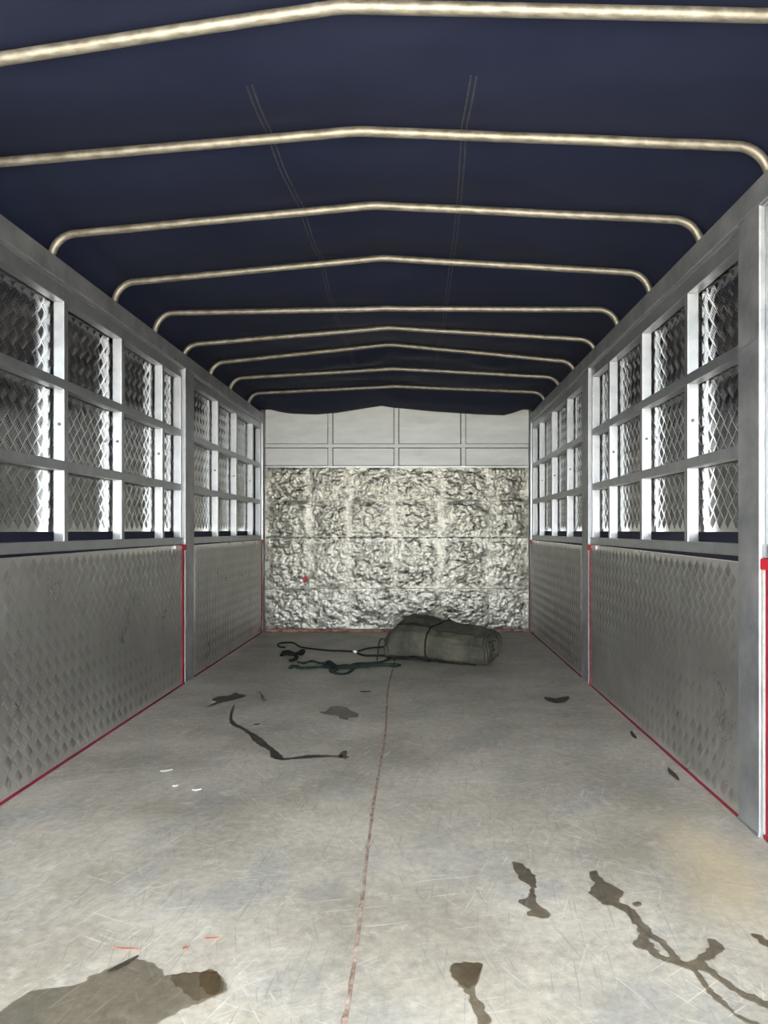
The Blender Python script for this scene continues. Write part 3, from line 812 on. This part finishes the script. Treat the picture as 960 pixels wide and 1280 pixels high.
film('water_stain', [px([(165, 415), (190, 408), (240, 410), (243, 430), (230, 480), (250, 520), (268, 560), (290, 640), (258, 640), (235, 560), (215, 505), (205, 485), (175, 450)], 480, 1000, 2)], M['wet'],
     'tongue shaped brown water stain at the bottom centre of the floor')
film('water_stain', [px([(163, 418), (190, 409), (240, 411), (242, 428), (226, 462), (205, 470), (180, 448)], 480, 1000, 2)], M['wetp'],
     'reddish darker head of the tongue shaped stain at the bottom centre', z=0.0022)
def stroke(pts, wd):
    P = spline([fl(250 + x / 4.571, 850 + y / 4.571) for x, y in pts], 2)
    Lf, Rt = [], []
    for i, p in enumerate(P):
        t = (P[min(i + 1, len(P) - 1)] - P[max(i - 1, 0)]).normalized(); nrm = Vector((-t.y, t.x, 0))
        w_ = wd(i / (len(P) - 1)); Lf.append(p + nrm * w_); Rt.append(p - nrm * w_)
    return Lf + Rt[::-1]
film('water_stain', [stroke([(198, 140), (182, 180), (176, 220), (195, 255), (250, 280), (310, 325), (370, 375), (420, 408), (440, 440), (480, 452), (600, 441), (700, 436), (810, 438)], lambda t: 0.004 + 0.016 * min(1, t * 2) * (0.8 + 0.3 * math.sin(t * 31)))], M['wetd'],
     'thin winding dark water line bending to the right on the floor')
film('water_stain', [px([(800, 415), (835, 408), (838, 438), (858, 440), (820, 453), (800, 440)], 250, 850, 4.571)], M['wetd'],
     'small dark blot at the right end of the winding water line', z=0.002)
film('water_stain', [px([(35, 152), (95, 125), (65, 115), (110, 95), (160, 90), (205, 72), (215, 82), (262, 86), (250, 98), (200, 112), (120, 132), (60, 153)], 250, 850, 4.571)], M['wetd'],
     'ragged dark wet smear above the start of the winding water line')
film('water_stain', [px([(325, 68), (345, 72), (362, 100), (378, 116), (365, 118), (350, 100), (345, 82)], 250, 850, 4.571)], M['wetd'],
     'small hooked dark drip right of the ragged wet smear')
film('water_stain', [px([(685, 183), (720, 180), (740, 158), (790, 150), (840, 160), (870, 180), (905, 195), (900, 212), (850, 215), (845, 228), (800, 222), (785, 205), (720, 198)], 250, 850, 4.571)], M['wetd'],
     'fish shaped dark puddle left of the seam in the middle of the floor')

# ---------------------------------------------------------------- small debris
def chip(name, p, L, wd, h, rot, m, label, cat, group=None):
    """thin curled flake"""
    V, Fc = [], []; n = 8
    c, s = math.cos(rot), math.sin(rot)
    for lay in (0, 1):
        for i in range(n + 1):
            t = i / n * 2 - 1
            ww = wd * (1 - abs(t) ** 2.5) * (0.8 + 0.2 * nz(t * 3, L * 100)) + wd * 0.08
            for q in (-1, 1):
                x, y = t * L, q * ww + 0.05 * L * math.sin(t * 2)
                z = 0.0008 + h * (t * t * 0.6 + 0.3 * (q > 0)) + lay * 0.0018
                V.append((p.x + x * c - y * s, p.y + x * s + y * c, z))
    k = (n + 1) * 2
    for i in range(n):
        a = i * 2
        Fc += [(a + k, a + k + 2, a + k + 3, a + k + 1), (a, a + 1, a + 3, a + 2), (a, a + 2, a + k + 2, a + k), (a + 1, a + k + 1, a + k + 3, a + 3)]
    Fc += [(0, k, k + 1, 1), (2 * n, 2 * n + 1, k + 2 * n + 1, k + 2 * n)]
    return tag(obj(name, V, Fc, m, None, False, (p.x, p.y, 0)), label, cat, group)
chip('dry_leaf', fl(696, 877), 0.065, 0.045, 0.025, 0.1, M['leaf'], 'curled dark dry leaf lying near the right hand middle post', 'leaf')
chip('twig', fl(842, 969), 0.075, 0.010, 0.006, 1.45, M['leaf'], 'short dark twig against the foot of the right tread panel', 'twig')
chip('paint_flake', fl(792, 920), 0.06, 0.010, 0.006, 1.4, M['leaf'], 'brown flake against the right panel foot, farther than the twig', 'debris')
chip('dry_leaf', fl(154, 1207), 0.035, 0.006, 0.004, 0.9, M['leaf'], 'narrow dark leaf lying on the top edge of the large wet patch', 'leaf')
chip('dry_leaf', fl(457, 865), 0.03, 0.010, 0.004, 0.0, M['leaf'], 'small dark scrap beside the seam in the middle of the floor', 'debris')
chip('leaf_crumb', fl(321, 906), 0.014, 0.006, 0.004, 0.2, M['leaf'], 'tiny dark crumb inside the bend of the winding water line', 'debris')
chip('paint_flake', fl(208, 964), 0.022, 0.007, 0.003, 0.4, M['chipw'], 'white flake on the left floor, larger of two pale flakes', 'debris')
chip('paint_flake', fl(219, 983), 0.010, 0.006, 0.003, 0.4, M['chipw'], 'tiny white flake on the left floor, nearer than the larger one', 'debris')
chip('paint_flake', fl(246, 988), 0.016, 0.005, 0.003, 0.2, M['chipw'], 'thin white flake on the left floor, rightmost of the pale flakes', 'debris')
chip('paint_flake', fl(158, 1187), 0.031, 0.003, 0.002, -0.2, M['chipr'], 'thin red paint flake above the large wet patch', 'debris')
chip('paint_flake', fl(232, 1186), 0.009, 0.005, 0.003, 1.1, M['chipr'], 'small orange red flake above the brown wet tip', 'debris')
chip('paint_flake', fl(265, 1174), 0.018, 0.003, 0.002, 0.0, M['chipr'], 'faint red sliver farthest right above the large wet patch', 'debris')
